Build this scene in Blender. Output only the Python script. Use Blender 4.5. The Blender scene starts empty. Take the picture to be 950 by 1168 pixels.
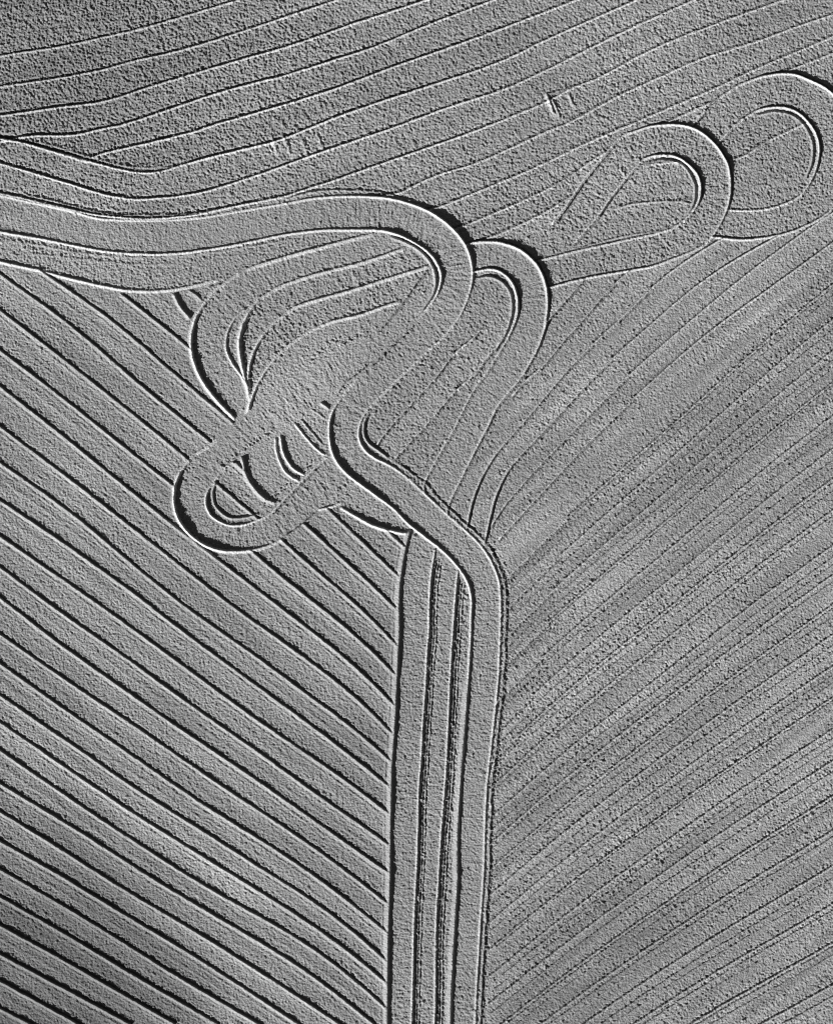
import bpy, math
import numpy as np

# ------------------------------------------------------------------ camera, sky, sun, exposure
PX = 0.1                       # one photograph pixel is 10 cm of field
W, HT = 950, 1168
scn = bpy.context.scene
cd = bpy.data.cameras.new('camera'); cam = bpy.data.objects.new('camera', cd)
scn.collection.objects.link(cam); scn.camera = cam
ALT = 220.0
cam.location = (0, 0, ALT); cam.rotation_euler = (0, 0, 0)
cd.sensor_fit = 'HORIZONTAL'; cd.sensor_width = 36; cd.lens = 36 * ALT / (W * PX)
cd.clip_start = 1; cd.clip_end = 6000

SUN_EL, SUN_AZ = math.radians(18), math.radians(223)      # azimuth counted anticlockwise from +X
sdir = (math.cos(SUN_EL) * math.cos(SUN_AZ), math.cos(SUN_EL) * math.sin(SUN_AZ), math.sin(SUN_EL))
wd = bpy.data.worlds.new('World'); scn.world = wd; wd.use_nodes = True
nt = wd.node_tree; bg = nt.nodes['Background']
sky = nt.nodes.new('ShaderNodeTexSky'); sky.sky_type = 'NISHITA'; sky.sun_disc = False
sky.sun_elevation = SUN_EL; sky.sun_rotation = math.pi / 2 - SUN_AZ
sky.altitude = 3000; sky.air_density = .4; sky.dust_density = .1      # clear dry air, deep shadows
bw = nt.nodes.new('ShaderNodeRGBToBW')                     # black and white photograph: neutral sky
nt.links.new(sky.outputs[0], bw.inputs[0]); nt.links.new(bw.outputs[0], bg.inputs[0])
bg.inputs[1].default_value = 0.05
sd = bpy.data.lights.new('sun', 'SUN'); sd.energy = 5.0; sd.angle = math.radians(0.5); sd.color = (1, 1, 1)
sun = bpy.data.objects.new('sun', sd); scn.collection.objects.link(sun); sun.location = (-60, -45, 60)
from mathutils import Vector
sun.rotation_euler = Vector(sdir).to_track_quat('Z', 'Y').to_euler()
scn.cycles.pixel_filter_type = 'BLACKMAN_HARRIS'; scn.cycles.filter_width = 1.1
scn.view_settings.view_transform = 'Standard'; scn.view_settings.look = 'None'
scn.view_settings.exposure = 0.97; scn.view_settings.gamma = 1.0; scn.view_settings.use_curve_mapping = False

# ------------------------------------------------------------------ height grid (units: photo pixels, y down)
M = 80; DX = 0.8
nx = int((W + 2 * M) / DX) + 1; ny = int((HT + 2 * M) / DX) + 1
xs = -M + np.arange(nx) * DX; ys = -M + np.arange(ny) * DX
X, Y = np.meshgrid(xs, ys); X = X.astype(np.float32); Y = Y.astype(np.float32)
H = np.zeros((ny, nx), np.float32); ID = np.zeros((ny, nx), np.int32); RG = np.zeros((ny, nx), np.int8)   # RG: 1 ridge, 2 furrow
LX, LY = math.cos(SUN_AZ), -math.sin(SUN_AZ)               # towards the sun, y down
rng = np.random.default_rng(11)

def blur(a, s):
    r = max(1, int(math.ceil(2.5 * s))); k = np.exp(-0.5 * (np.arange(-r, r + 1) / s) ** 2); k /= k.sum()
    o = np.zeros_like(a)
    for i, w in zip(range(-r, r + 1), k): o += w * np.roll(a, i, 0)
    p = np.zeros_like(a)
    for i, w in zip(range(-r, r + 1), k): p += w * np.roll(o, i, 1)
    return (p / p.std()).astype(np.float32)
white = rng.standard_normal((ny, nx)).astype(np.float32)
G1 = blur(white, 0.75); G2 = blur(rng.standard_normal((ny, nx)).astype(np.float32), 1.1)
G3 = blur(rng.standard_normal((ny, nx)).astype(np.float32), 3.5)

def lat(i, j, seed):
    h = (i.astype(np.int64) * 374761393 + j.astype(np.int64) * 668265263 + seed * 974634777) & 0xffffffff
    h = ((h ^ (h >> 13)) * 1274126177) & 0xffffffff
    return ((h ^ (h >> 16)) & 0xffff).astype(np.float32) / 32767.5 - 1
def vn(a, b, seed=0):
    i = np.floor(a); j = np.floor(b); f = a - i; g = b - j
    f = f * f * (3 - 2 * f); g = g * g * (3 - 2 * g)
    return ((lat(i, j, seed) * (1 - f) + lat(i + 1, j, seed) * f) * (1 - g)
            + (lat(i, j + 1, seed) * (1 - f) + lat(i + 1, j + 1, seed) * f) * g)

BIG = vn(X / 70, Y / 55, 3) * .5 + vn(X / 23, Y / 31, 4) * .5      # patchiness of the tilth

def spline(pts, step=0.8, curved=True):
    """Catmull-Rom through (x, y[, h]) -> samples x, y, h."""
    P = np.array([(p[0], p[1], p[2] if len(p) > 2 else np.nan) for p in pts], float)
    if np.isnan(P[:, 2]).all(): P[:, 2] = 1
    k = np.where(~np.isnan(P[:, 2]))[0]; P[:, 2] = np.interp(np.arange(len(P)), k, P[k, 2])
    Q = np.vstack([2 * P[0] - P[1], P, 2 * P[-1] - P[-2]]); out = []
    for i in range(1, len(Q) - 2):
        n = max(2, int(np.hypot(*(Q[i + 1] - Q[i])[:2]) / step)); t = np.linspace(0, 1, n, endpoint=False)[:, None]
        a, b, c, d = Q[i - 1], Q[i], Q[i + 1], Q[i + 2]
        s = .5 * (2 * b + (c - a) * t + (2 * a - 5 * b + 4 * c - d) * t * t + (3 * b - a - 3 * c + d) * t ** 3)
        s[:, 2:] = b[2] + (c[2] - b[2]) * t
        out.append(s)
    out.append(P[-1:]); return np.vstack(out)

def shifted(pts, s):
    """move a traced shadow line towards the sun, onto its crest"""
    return [(p[0] + LX * s, p[1] + LY * s) + tuple(p[2:]) for p in pts]

def near(S, R):
    """nearest-sample fields in the bounding window of samples S: slice, distance, side, arclength, h"""
    x0 = max(0, int((S[:, 0].min() - R + M) / DX)); x1 = min(nx, int((S[:, 0].max() + R + M) / DX) + 2)
    y0 = max(0, int((S[:, 1].min() - R + M) / DX)); y1 = min(ny, int((S[:, 1].max() + R + M) / DX) + 2)
    if x1 <= x0 or y1 <= y0: return None
    D = np.full((y1 - y0, x1 - x0), 1e9, np.float32); K = np.zeros(D.shape, np.int32)
    q = int(R / DX) + 1
    for k, (sx, sy) in enumerate(S[:, :2]):
        ci = int((sx + M) / DX) - x0; cj = int((sy + M) / DX) - y0
        a, b, c, d = max(0, ci - q), min(D.shape[1], ci + q + 2), max(0, cj - q), min(D.shape[0], cj + q + 2)
        if a >= b or c >= d: continue
        dd = (X[y0 + c:y0 + d, x0 + a:x0 + b] - sx) ** 2 + (Y[y0 + c:y0 + d, x0 + a:x0 + b] - sy) ** 2
        w = D[c:d, a:b]; m = dd < w; w[m] = dd[m]; K[c:d, a:b][m] = k
    sl = (slice(y0, y1), slice(x0, x1))
    T = np.gradient(S[:, :2], axis=0); T /= np.maximum(np.hypot(T[:, 0], T[:, 1]), 1e-6)[:, None]
    U = np.concatenate([[0], np.cumsum(np.hypot(*np.diff(S[:, :2], axis=0).T))])
    tx, ty = T[K, 0], T[K, 1]; rx = X[sl] - S[K, 0]; ry = Y[sl] - S[K, 1]
    side = tx * ry - ty * rx                               # signed distance, positive right of travel (y down)
    end = np.abs(tx * rx + ty * ry)
    sv = np.where(D < 1e8, side, 1e3); sunside = (-ty[...] * LX + tx * LY)   # normal dot sun
    return sl, np.where(D < 1e8, np.sqrt(D), 1e3), sv, U[K], S[K, 2], sunside, end, U[-1]

def stroke(pts, h=1.6, wl=2.6, ws=2.0, rough=0.0, rr=5.0, owner=None, taper=6, sh=0.0, jag=0.35, flag=True, seed=0, trench=0.0, tw=1.5, dark=None):
    """a thrown-up ridge of soil. h height, wl / ws half widths on the sunny / shady side, rough clods beside it"""
    if sh: pts = shifted(pts, sh)
    S = spline(pts); R = max(wl, ws, rr if rough else 0, 5 if trench else 0) + 2
    r = near(S, R)
    if r is None: return
    sl, D, sd_, u, hh, ss, end, L = r
    m = (end < 1.2) & (D < R)
    jit = vn(u / 3.1, sd_ * 0 + seed, 7 + seed) * .5 * jag + vn(u / 9, sd_ * 0, 9 + seed) * .5 * jag
    d = sd_ + jit * .8
    lit = d * np.sign(ss) > 0
    a = np.where(lit, np.abs(d) / wl, np.abs(d) / ws)
    prof = np.clip(1 - a, 0, 1); prof = prof * prof * (3 - 2 * prof) * .45 + prof * .55
    tp = np.clip(np.minimum(u, L - u) / max(taper, .01), 0, 1) if taper else 1
    amp = h * hh * tp * (1 + vn(u / 5, sd_ * 0 + 3, 21 + seed) * jag * .5 + vn(u / 25, sd_ * 0 + 5, 22 + seed) * .2)
    new = amp * prof + H[sl] * np.where(prof > 0, 1 - .75 * prof, 1)
    mm = m & (prof > 0)
    H[sl] = np.where(mm, np.maximum(H[sl], new), H[sl])
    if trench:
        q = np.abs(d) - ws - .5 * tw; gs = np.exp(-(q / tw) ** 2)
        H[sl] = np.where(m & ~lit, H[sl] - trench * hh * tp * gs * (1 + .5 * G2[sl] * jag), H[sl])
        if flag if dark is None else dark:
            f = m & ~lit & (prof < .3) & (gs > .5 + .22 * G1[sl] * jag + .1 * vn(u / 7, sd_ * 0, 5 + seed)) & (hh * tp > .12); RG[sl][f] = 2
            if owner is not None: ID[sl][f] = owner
    if rough:
        off = np.abs(sd_) - np.where(lit, 0, ws)
        fall = np.clip(1 - np.abs(off) / rr, 0, 1) * tp * hh * np.where(lit, .45, 1)
        H[sl] = np.where(m & (prof < .5), H[sl] + rough * fall * (.55 * G2[sl] + .75 * G1[sl]), H[sl])
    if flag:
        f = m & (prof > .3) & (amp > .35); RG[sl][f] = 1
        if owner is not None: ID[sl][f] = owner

def polymask(P):
    P = np.array([(p[0], p[1]) for p in P], float); m = np.zeros((ny, nx), bool)
    x1, y1 = P[:, 0], P[:, 1]; x2, y2 = np.roll(x1, -1), np.roll(y1, -1)
    for j in range(max(0, int((y1.min() + M) / DX)), min(ny, int((y1.max() + M) / DX) + 2)):
        y = ys[j] + 1e-4; c = (y1 > y) != (y2 > y)
        if not c.any(): continue
        xc = np.sort(x1[c] + (y - y1[c]) / (y2[c] - y1[c]) * (x2[c] - x1[c]))
        for a, b in zip(xc[::2], xc[1::2]):
            i0 = max(0, int(math.ceil((a + M) / DX))); i1 = min(nx, int(math.floor((b + M) / DX)) + 1)
            if i1 > i0: m[j, i0:i1] = True
    return m

def curve_y(pts):
    """a line as y(x) on the grid columns, continued straight at both ends"""
    P = spline(pts, 2.0)[:, :2]; P = P[np.argsort(P[:, 0])]; y = np.interp(xs, P[:, 0], P[:, 1])
    n = min(len(P) - 1, 12); s0 = (P[n, 1] - P[0, 1]) / (P[n, 0] - P[0, 0]); s1 = (P[-1, 1] - P[-1 - n, 1]) / (P[-1, 0] - P[-1 - n, 0])
    y = np.where(xs < P[0, 0], P[0, 1] + s0 * (xs - P[0, 0]), y)
    return np.where(xs > P[-1, 0], P[-1, 1] + s1 * (xs - P[-1, 0]), y)

def ext(pts, a=0, b=0):
    """continue a polyline straight by a px before its start and b px past its end"""
    p = [tuple(q) for q in pts]
    if a:
        dx, dy = p[0][0] - p[1][0], p[0][1] - p[1][1]; l = math.hypot(dx, dy); p = [(p[0][0] + dx / l * a, p[0][1] + dy / l * a) + p[0][2:]] + p
    if b:
        dx, dy = p[-1][0] - p[-2][0], p[-1][1] - p[-2][1]; l = math.hypot(dx, dy); p = p + [(p[-1][0] + dx / l * b, p[-1][1] + dy / l * b) + p[-1][2:]]
    return p

def clods(ang, su, sv, seed, X_=None, Y_=None):
    """noise stretched by su along and sv across the direction ang (degrees, y up)"""
    X_ = X if X_ is None else X_; Y_ = Y if Y_ is None else Y_
    c, s = math.cos(math.radians(ang)), -math.sin(math.radians(ang))
    u = X_ * c + Y_ * s; v = -X_ * s + Y_ * c
    return vn(u / su, v / sv, seed)

things = {}                                                 # id -> (name, label, category, group)
def new(name, label, cat, group=None):
    k = len(things) + 1; things[k] = (name, label, cat, group); return k
ORD = ['first', 'second', 'third', 'fourth', 'fifth', 'sixth', 'seventh', 'eighth', 'ninth', 'tenth', 'eleventh', 'twelfth',
       'thirteenth', 'fourteenth', 'fifteenth', 'sixteenth', 'seventeenth', 'eighteenth', 'nineteenth', 'twentieth',
       'twenty-first', 'twenty-second', 'twenty-third', 'twenty-fourth', 'twenty-fifth', 'twenty-sixth', 'twenty-seventh', 'twenty-eighth']

# ------------------------------------------------------------------ traced lines of the field
TOP = [  # ridges of the upper field, from the top
 [(27,10),(60,6),(118,-4)],
 [(28,59),(69,52.6),(118,42),(150.5,34.7),(180,27),(230,12),(290,-6)],
 [(28,94.4),(69,88.5),(118,78.7),(150.5,69.6),(199.4,58.5),(248,44.5),(291,30.4),(340,14),(400,-6)],
 [(28,127.7),(69,121.8),(118,115.3),(167,100),(216,85),(265,70.6),(320,55),(354,44),(399,28),(460,8)],
 [(0,161),(28,155.8),(45,154.3),(83,153.7),(114.7,147),(146,140),(203,121),(248,106),(297,92.5),(328,84.6),(383,67.4),(430.5,51.6),(484,29.5),(540,8)],
 [(0,158),(28,163),(69,175),(100,184),(104,180),(125,172.6),(167,163.4),(219,150.5),(248,141),(297,127),(328,118),(383,100.5),(446,76.8),(509.5,54.7),(579,29.5),(640,6)],
 [(0,157),(27.4,163),(51.6,169.5),(83,178),(110.5,186),(135.8,192.6),(159,196.4),(180,195.8),(199,190.5),(229,182),(265,173),(297,165),(320,159),(383,133.7),(446,111.6),(509.5,91),(572.6,69),(618.4,46.8),(665,26),(720,2)],
 [(0,186),(27.4,193.7),(51.6,201),(83,210.5),(110.5,219),(131.6,224),(156.8,226.7),(188.4,225),(219,221),(242,215.8),(273.7,206),(320,190),(367,173),(446,146),(509.5,122.6),(572.6,102),(618.4,81.6),(670,56),(727,28),(790,0)],
 [(0,220),(27.4,226),(83,239),(114,245),(167,249),(219,245),(263,235.8),(294.7,229.5),(326,223),(358,212.6),(383,204.7),(446,182.6),(509.5,160.5),(556.8,143),(618.4,118),(652.6,100),(685,87),(734,60.8),(767,46),(816,27),(880,4)],
 [(400,232),(453.7,220),(464,215.8),(496.8,200),(547,184),(618.4,152),(652.6,137.5),(701.6,111),(750.5,88.5),(799.4,67),(865,46),(914,28),(980,6)],
 [(440,256),(498,236.8),(538,221),(579,204),(618.4,187),(669,163),(718,142),(767,121),(816,100),(865,77),(923,52.6),(1000,20)],
 [(480,275),(525,259),(559,245),(600,227),(640,207),(692,173),(770,135),(850,100),(1000,40)],
 [(500,292),(568,267),(620,243),(650,225),(720,190),(832.6,182),(870.5,163),(896,150.5),(918,141),(1000,108)],
]
LEFT = [  # ridges of the left field (traced on their shadows), from the top
 [(138,333),(175,362),(214,392),(280,455),(354,524),(400,566),(447,608),(461.5,622)],
 [(27,293),(58,316),(88.5,335.6),(118.6,354.8),(151.5,382),(190,418),(212,435.6),(239,457.5),(267,481),(320,528),(378,582.6),(404,608),(434.6,636.5),(455,656)],
 [(27,330),(69,359),(110,393),(146,426),(184,457.5),(220,486),(240,502),(294,549),(347,595),(368,615),(388,635),(414,654.5),(437,675),(451,692)],
 [(27,372.6),(58,396),(94,424.6),(129.6,453),(162,479),(190,501),(214.5,522.5),(247,550),(294,589),(323,616),(363,652),(393.5,676),(424,702),(445,724),(453,735)],
 [(27,418),(58,441),(91,467),(121,492),(151.5,516),(176,535.6),(197,551.5),(245,591),(291,630),(314,652),(345,675),(368,693),(396,713.5),(419,734),(437,754.6),(451,768)],
 [(27,460),(58,483.6),(91,511),(116,531.5),(143,553.4),(173,577),(197,598),(238,628.6),(270.5,653.7),(293,670),(321.6,693),(352.4,716),(383,739),(414,765),(437,788),(450,803)],
 [(27,505),(53,524.7),(86,548),(116,574),(146,596),(175,619),(191,631.6),(226,659.6),(264.6,690.5),(298.5,714),(332,736.6),(362.7,759.7),(393.5,783),(419,803),(447,835)],
 [(27,544.7),(61,567),(96.7,594.5),(111,608),(152.6,643),(185,670),(220,698),(256,722),(298,750),(334.5,780),(368,803),(404,828),(429.5,852),(446,867)],
 [(27,587),(64,611),(108,643),(152.6,674),(197,710),(241,743),(270.5,764),(300,785),(319,801),(350,821),(375.5,842),(404,862),(422,878),(444,896)],
 [(27,628.6),(64,654),(108,684.6),(144,709.7),(185,740.6),(226,770),(264.6,799.6),(300,825),(337,849.6),(375.5,875),(396,890),(421,906.5),(443,926)],
 [(27,665.5),(61,692),(93.7,714),(129,737.7),(167,765.7),(208.6,796.6),(244,821.7),(270.5,839.4),(297,857),(329,881),(360,905),(385,922),(421,944),(443,962)],
 [(27,701),(55,724.4),(91,749.5),(129,776),(167,802.5),(203,829),(238,851),(264.6,869),(306.5,897.6),(349.5,928),(389,956.6),(421,978),(443,994)],
 [(27,740.6),(64,767),(99.6,790.7),(138,816),(173,839.4),(208.6,864.4),(235,883.6),(270.5,907),(306.5,930),(356.6,964),(403,998),(442,1029)],
 [(27,774.5),(64,801),(99.6,826),(138,851),(188,886.5),(226,913),(264.6,937),(306.5,962),(349.5,990.6),(396,1024.6),(442,1063)],
 [(27,810),(64,836.4),(108,864),(138,888),(173,911.6),(214.5,935),(260,965),(313.7,999.6),(367,1031.8),(403,1060),(441,1095)],
 [(27,841),(55,860),(87.8,883.6),(126,908.6),(167,936.6),(211.6,963),(256,991),(313.7,1026.4),(364,1058.6),(410,1092.6),(441,1120)],
 [(27,873),(64,898),(108,929),(147,954),(188,981),(232,1009),(265,1028),(306.5,1049),(349.5,1074.7),(392.4,1105),(428,1137),(441,1149)],
 [(27,908.6),(64,931),(108,957),(152.6,988),(197,1015),(241,1041),(270,1058),(313.7,1083),(356.6,1110.5),(392.4,1139),(440,1178)],
 [(27,941),(64,963),(108,992.6),(152.6,1020.6),(197,1045.7),(241,1072),(270.5,1091),(303,1112),(346,1139),(400,1176)],
 [(27,973.5),(64,992.6),(108,1022),(152.6,1048.6),(197,1073.7),(241,1101.7),(297,1138.5),(360,1180)],
 [(27,1006),(64,1026.5),(108,1053),(152.6,1081),(197,1110.5),(247,1138.5),(300,1170)],
 [(27,1037),(64,1057.5),(108,1084),(152.6,1112),(203,1140),(250,1168)],
 [(27,1069),(64,1088),(108,1115),(152.6,1140),(200,1167)],
 [(27,1101.7),(64,1122),(99.6,1140),(150,1168)],
 [(27,1132.6),(40.6,1140),(95,1170)],
 [(27,1163),(60,1180),(120,1212)],
]
RIGHT = [  # faint ridges of the right field, from the top left
 [(663,322),(640,348),(625,366),(612,395)],
 [(745,285),(709.5,316),(688,337),(667,362),(646,385),(621,415),(600,434),(583,452)],
 [(830,268),(790,292),(747,322),(708,366),(692.6,376.8),(665,402),(650.5,416.8),(618.4,455),(598.8,482.5),(569.7,507.8),(554.5,530.5),(542,558),(531.8,581),(531.8,603.8)],
 [(900,262),(840,295),(790,328),(743,370.6),(692,413.5),(645.7,464),(615,497),(598.8,513),(579.8,530.5),(567,548),(562,568),(558,594),(552,622.7)],
 [(1000,210),(920,262),(840,322),(778,374.5),(715.8,429),(669,475.8),(626,518.6),(591,557.5),(568,581),(560,600)],
 [(1000,240),(920,298),(879,328),(809,378),(754.7,425),(708,468),(661,514.7),(618.4,561.4),(567.8,616)],
]
R6 = np.array([(571.7,666.6),(634,600),(688.5,553.6),(747,503),(801,456),(856,401.8),(922,347),(1000,284)], float)
Z1 = np.array([(571.7,1011),(634,956),(688.5,914),(747,871),(801,829),(856,789),(922,744),(1000,690)], float)
for q in (0, .10, .19, .28, .375, .47, .555, .645, .745, .83, .915, 1.0, 1.09, 1.18, 1.27, 1.36, 1.46, 1.56, 1.66, 1.77, 1.88, 2.0, 2.12, 2.25):
    w = R6.copy(); w[:, 1] = R6[:, 1] + q * (Z1[:, 1] - R6[:, 1]); w = [(560, w[0, 1] + (w[0, 1] - w[1, 1]) * 11.7 / 62.3)] + [tuple(v) for v in w]
    RIGHT.append(w[::-1])
A_R = [(27.4,228.4,.5),(51.6,233.7),(83,241),(110.5,248.4,.5),(138,250.5,.3),(167,251),(199,250),(231.6,247.4),(263,242),(294.7,236.8,.3),(326,231.6),
 (351.6,226.7,.45),(379,224,.6),(411.6,223.6,.8),(441,225.7,.9),(464,231,1),(485,239,1.2),(504,250.5,1.4),(519,264,1.45),(530.5,279,1.35),(536.8,295.8,1.2),
 (539,311.6,1),(536.8,328.4,.8),(531.6,345,.7),(524,361,.6),(514.7,373.7,.5),(506,384,.4),(484,403,.35),(473.7,413.7,.4),(459,427,.4),(442,444,.4),
 (425,461,.4),(417,470.5,.6),(410.5,485,.8),(409.5,500,.9),(415.8,512.6,.9),(427,522,.8),(444,530.5,.6),(461,542,.45),(478,557,.4),(494.7,572.6,.4),
 (509,586,.4),(532,606,.4),(549.5,624,.45),(562,644,.5),(569.7,667,.5),(571,694.7,.5),(570,731.6,.55),(569,763),(566.4,794.7),(563,826),(559.5,858),
 (556,889.5),(554.8,900),(553,943),(551.6,996),(548,1050),(545.6,1092.7),(543,1139.8),(538,1270,.55)]
A_R2 = [(443,268),(468,278),(485,290.5),(494.7,305),(497.5,320),(494.7,334.7),(485,349.5),(476,359)]
A_R3 = [(423,469.5),(416,481),(415,493.7),(419,504),(429.5,512.6),(444,523)]
A_L = [(27.4,267.4,.8),(51.6,271.6),(83,278),(114.7,284,.9),(146,287.4),(178,288.4),(209.5,287),(231.6,284,.8),(263,279,.8),(294.7,272.6),(326,266,.9),
 (358,262),(379,260.6,1),(411.6,260.6,1.3),(437,261.5,1.4),(458,267.4,1.4),(474.7,275.8,1.4),(489.5,286,1.4),(500,299,1.4),(504.6,313.7,1.3),(502,328.4,1.1),
 (494.7,343,.8),(482,358,.4),(472.6,366,.15),(442,397,.1),(423,416,.12),(402,438,.2),(391.6,451.6,.6),(382,466,1.1),(377,483,1.5),(378,504,1.6),(383,521,1.6),
 (396,538,1.6),(414.7,552.6,1.5),(431.6,565,1.3),(450.5,579,1.2),(466,595,1.2),(486,611,1.2),(504,625,1.2),(521.7,643,1.1),(534,662,1.1),(539,682,1.15),
 (538.4,707,1.2),(537.8,731.6,1.2),(536,763),(533.6,794.7),(531.5,826),(529,858),(525.8,895.8,1.2),(523,953.5),(522.5,1007),(520,1050),(517.4,1092.7),(515.7,1139.8,1.2),(511,1270,1.2)]
A2_LOW = [(27.4,303,.9),(51.6,308.4),(83,316.8),(114.7,324),(146,329.5,.9),(178,330.5,.6),(209.5,327,.5),(231.6,322,.4),(252.6,317,.2)]
E1 = [(430,265,.1),(411.6,268.4,0.54),(380,276.8,0.90),(368.4,280),(336.8,288.4,0.90),(301,299,0.72),(282,306,.2),(268,313,.2),(254,324,0.90),(241,338,.9),(230.5,351.6,1.2),(224,364,1.5),
 (220,381,1.7),(220,398,1.7),(224,414.7,1.6),(232.6,433.7,1.5),(245,450.5,1.5),(258,465,1.4),(270.5,477,1.2)]
E2 = [(464,281,0.54),(422,295.8,0.90),(400,302,0.90),(358,312.6,0.90),(326,323,0.72),(309.5,331.6,0.54),(298,339,.8),(285,356,1.4),(277,372.6,1.8),(273.7,391.6,1.9),(275.8,410.5,1.7),
 (280,429.5,1.6),(284,444,1.6),(285,455,1.2)]
E3 = [(491.6,301,0.54),(474.7,307,0.72),(432.6,320,0.90),(400,330.5,0.90),(358,342,0.90),(334.7,350.5,0.54),(316.8,365,.6),(302,381,1.1),(291.6,398,1.4),(286,414.7,1.6),(284,431.6,1.5),(286,446,1.2)]
E4 = [(458,343,0.72),(443,347,0.90),(411.6,358,0.90),(379,366,0.72),(351.6,378,.2),(331.6,391.6,0.72),(314.7,408,.8),(302,425,1),(291.6,444,1.2),(283,469.5,1.2)]
U_OUT = [(400,392,0),(340,428,0),(283,469.5,.05),(262,487,.05),(239,507,.25),(226,515,.6),(214.7,528,1.2),(205,542.6,1.7),(200.6,559.5,2),(201,576,2.1),(207,593,2.2),(220,609,2.2),
 (236.8,620.5,1.9),(255.8,626.4,1.5),(274.7,627,1.1),(293.7,624.7,.8),(314.7,618,.45),(327,610,.15),(348,595,.15),(365,580.5,.15),(398,556,.1)]
U_IN = [(371.6,521.6,.4),(354.7,538,.35),(331.6,561.6,.35),(310.5,583.7,.3),(295.8,592,.7),(279,597.4,1.1),(264,598.4,1.4),(249.5,593,1.6),(240,584.7,1.6),(235.8,572,1.5),(238,559.5,1.2),
 (245,549,.8),(255,535,.3),(272.6,521.6,.1),(314.7,492,.05),(340,475,.05),(375,450,.05),(395,432,.05)]
U_IN2 = [(247,551),(242,559.5),(243,574),(250.5,584.7),(264,592),(285,590),(294,586)]
ARC1 = [(277,518),(279,523),(283,540.5),(293.7,557),(306,568),(318,572)]
ARC2 = [(315.8,497),(317,515),(325,534),(333,542),(344,548)]
ARC2B = [(321,494),(324,514),(332,529),(340,536),(350,541)]
ARC3 = [(336.8,481.6),(348.4,496),(358,507),(367,515),(374,519)]
QARC = [(389.5,577,.7),(402,584,1.1),(413,590.5,1.4),(425,597,1.5),(439.6,602,1.4),(455,605.5,1.1),(467,607,1)]
V0 = [(468.6,603.8,.8),(465,617),(462,631.6),(458,656.8,1),(456,682),(456,718.7),(455,742),(453,784),(451,826),(448,868),(447,900),(446,953.5),(445.4,1007),(443.4,1071),(442.6,1139.8),(441,1270,1)]
V1 = [(496,627.8),(491.5,656.8),(489.5,687),(489,718.7),(487,742),(485,784),(482,826),(480,868),(477.5,900),(476,964),(474,1007),(471.8,1060.6),(470,1139.8),(466,1270)]
V2 = [(522,651.8),(519,682),(516.6,718.7),(515,742),(512.7,784),(511,826),(509,868),(507,900),(502.8,953.5),(499.6,1007),(497,1060.6),(496,1139.8),(493,1270)]
B_OUT = [(518,292,.3),(532.6,279,.9),(547,275.8,1.1),(566,275.8,1.2),(585,281,1.4),(600,289.5,1.55),(612.6,303,1.6),(620,318,1.45),(623.8,334.7,1.25),(624,353.7,1.05),(621,374.7,.8),(614.7,393.7,.7),
 (604,414.7,.65),(592.6,432.6,.6),(581,446,.6),(567,464,.6),(559,481,.6),(545,508,.6),(528.4,541,.45),(519,560,.45),(511.6,576,.45),(509,590,.4)]
B_IN = [(530,313,.9),(543,308.5,1),(560,305.7,1.2),(574.7,310.5,1.4),(585,321,1.5),(590.5,336.8,1.5),(591.6,351.6,1.3),(588.4,366,1.1),(581,383,.9),(568.4,404,.6),(557,422,.5),(545,437.5,.5),
 (532.6,460,.6),(518,489.5,.6),(501,519,.55),(486,548,.5),(485,562,.3)]
B_IN2 = [(542,318),(558,315.8),(572.6,322),(582,334.7),(584,351.6),(581,368.4),(574.7,384),(564,400)]
RL_OUT = [(629,256,.5),(647,232.6,.8),(666,205,.8),(683,184,.8),(698,167,.55),(708,156,.1),(723,149.5,.4),(742,143.8,.7),(763,141.7,.85),(784,143.8,1),(801,151.6,1.15),(815.8,165,1.25),(825,178,1.25),(830.5,190.5,1.2),
 (833,211.6,1),(830.5,232.6,.8),(824,249.5,.6),(813.7,267,.4),(803,279,.12),(783,289,.25),(757,299,.45),(744,303.5,.5),(720,308,.5),(685,314,.5),(655,320,.5),(630,327,.5),(605,334,.5)]
RL_IN = [(612,298,.4),(620,295.5,.4),(662,285,.4),(693.7,278,.35),(721,272,.35),(746,266.5,.35),(767,260,.3),(780,251,.5),(788,243,.8),(795.5,232,1),(799,217,1.2),(797,203,1.25),(789,191,1.2),(777,181.5,1.1),(765,177,1),(748.4,176.8,.8),(734.7,181,.6),
 (725,190.5,.8),(710.5,207,.8),(695.8,226,.8),(683,245,.75),(668,262,.65),(655,277,.3)]
RL_IN2 = [(742,184),(754.7,182.5),(771.6,184.6),(783,193),(791,208),(792.5,222),(789,236),(781,246)]
FR_OUT = [(780,150,.3),(792.6,138,.3),(805,125,.35),(820,111.6,.3),(839,99,.2),(858,90.5,.5),(879,84.8,.8),(902,84,1),(922,90.5,1.1),(945,103,1.1),(962,122,1),(970,150,.9),(970,190,.7),(955,230,.5),(938,247,.5),(917,258,.5),(896,266,.5),(870.5,271,.55),(845,273,.6),(813.7,270,.6),(800,268,.5)]
FR_IN = [(815,236,.4),(832.6,239,.4),(853.7,240,.4),(874.7,238,.4),(896,231.6,.4),(912,223,.5),(923,209,.7),(931,190,1),(934,168,1),(929,150,1),(917,134,1.1),(904,125,1.05),(887,121.7,.9),(868.4,124,.7),(854.7,130.5,.4),(841,140,.75),(830.5,150.5,.7),(818,163,.3),(808,172,.2)]
FR_IN2 = [(862,132),(880,127.5),(898,129.5),(911,136.5),(922,151),(927,168),(925,188),(918,204)]

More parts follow.
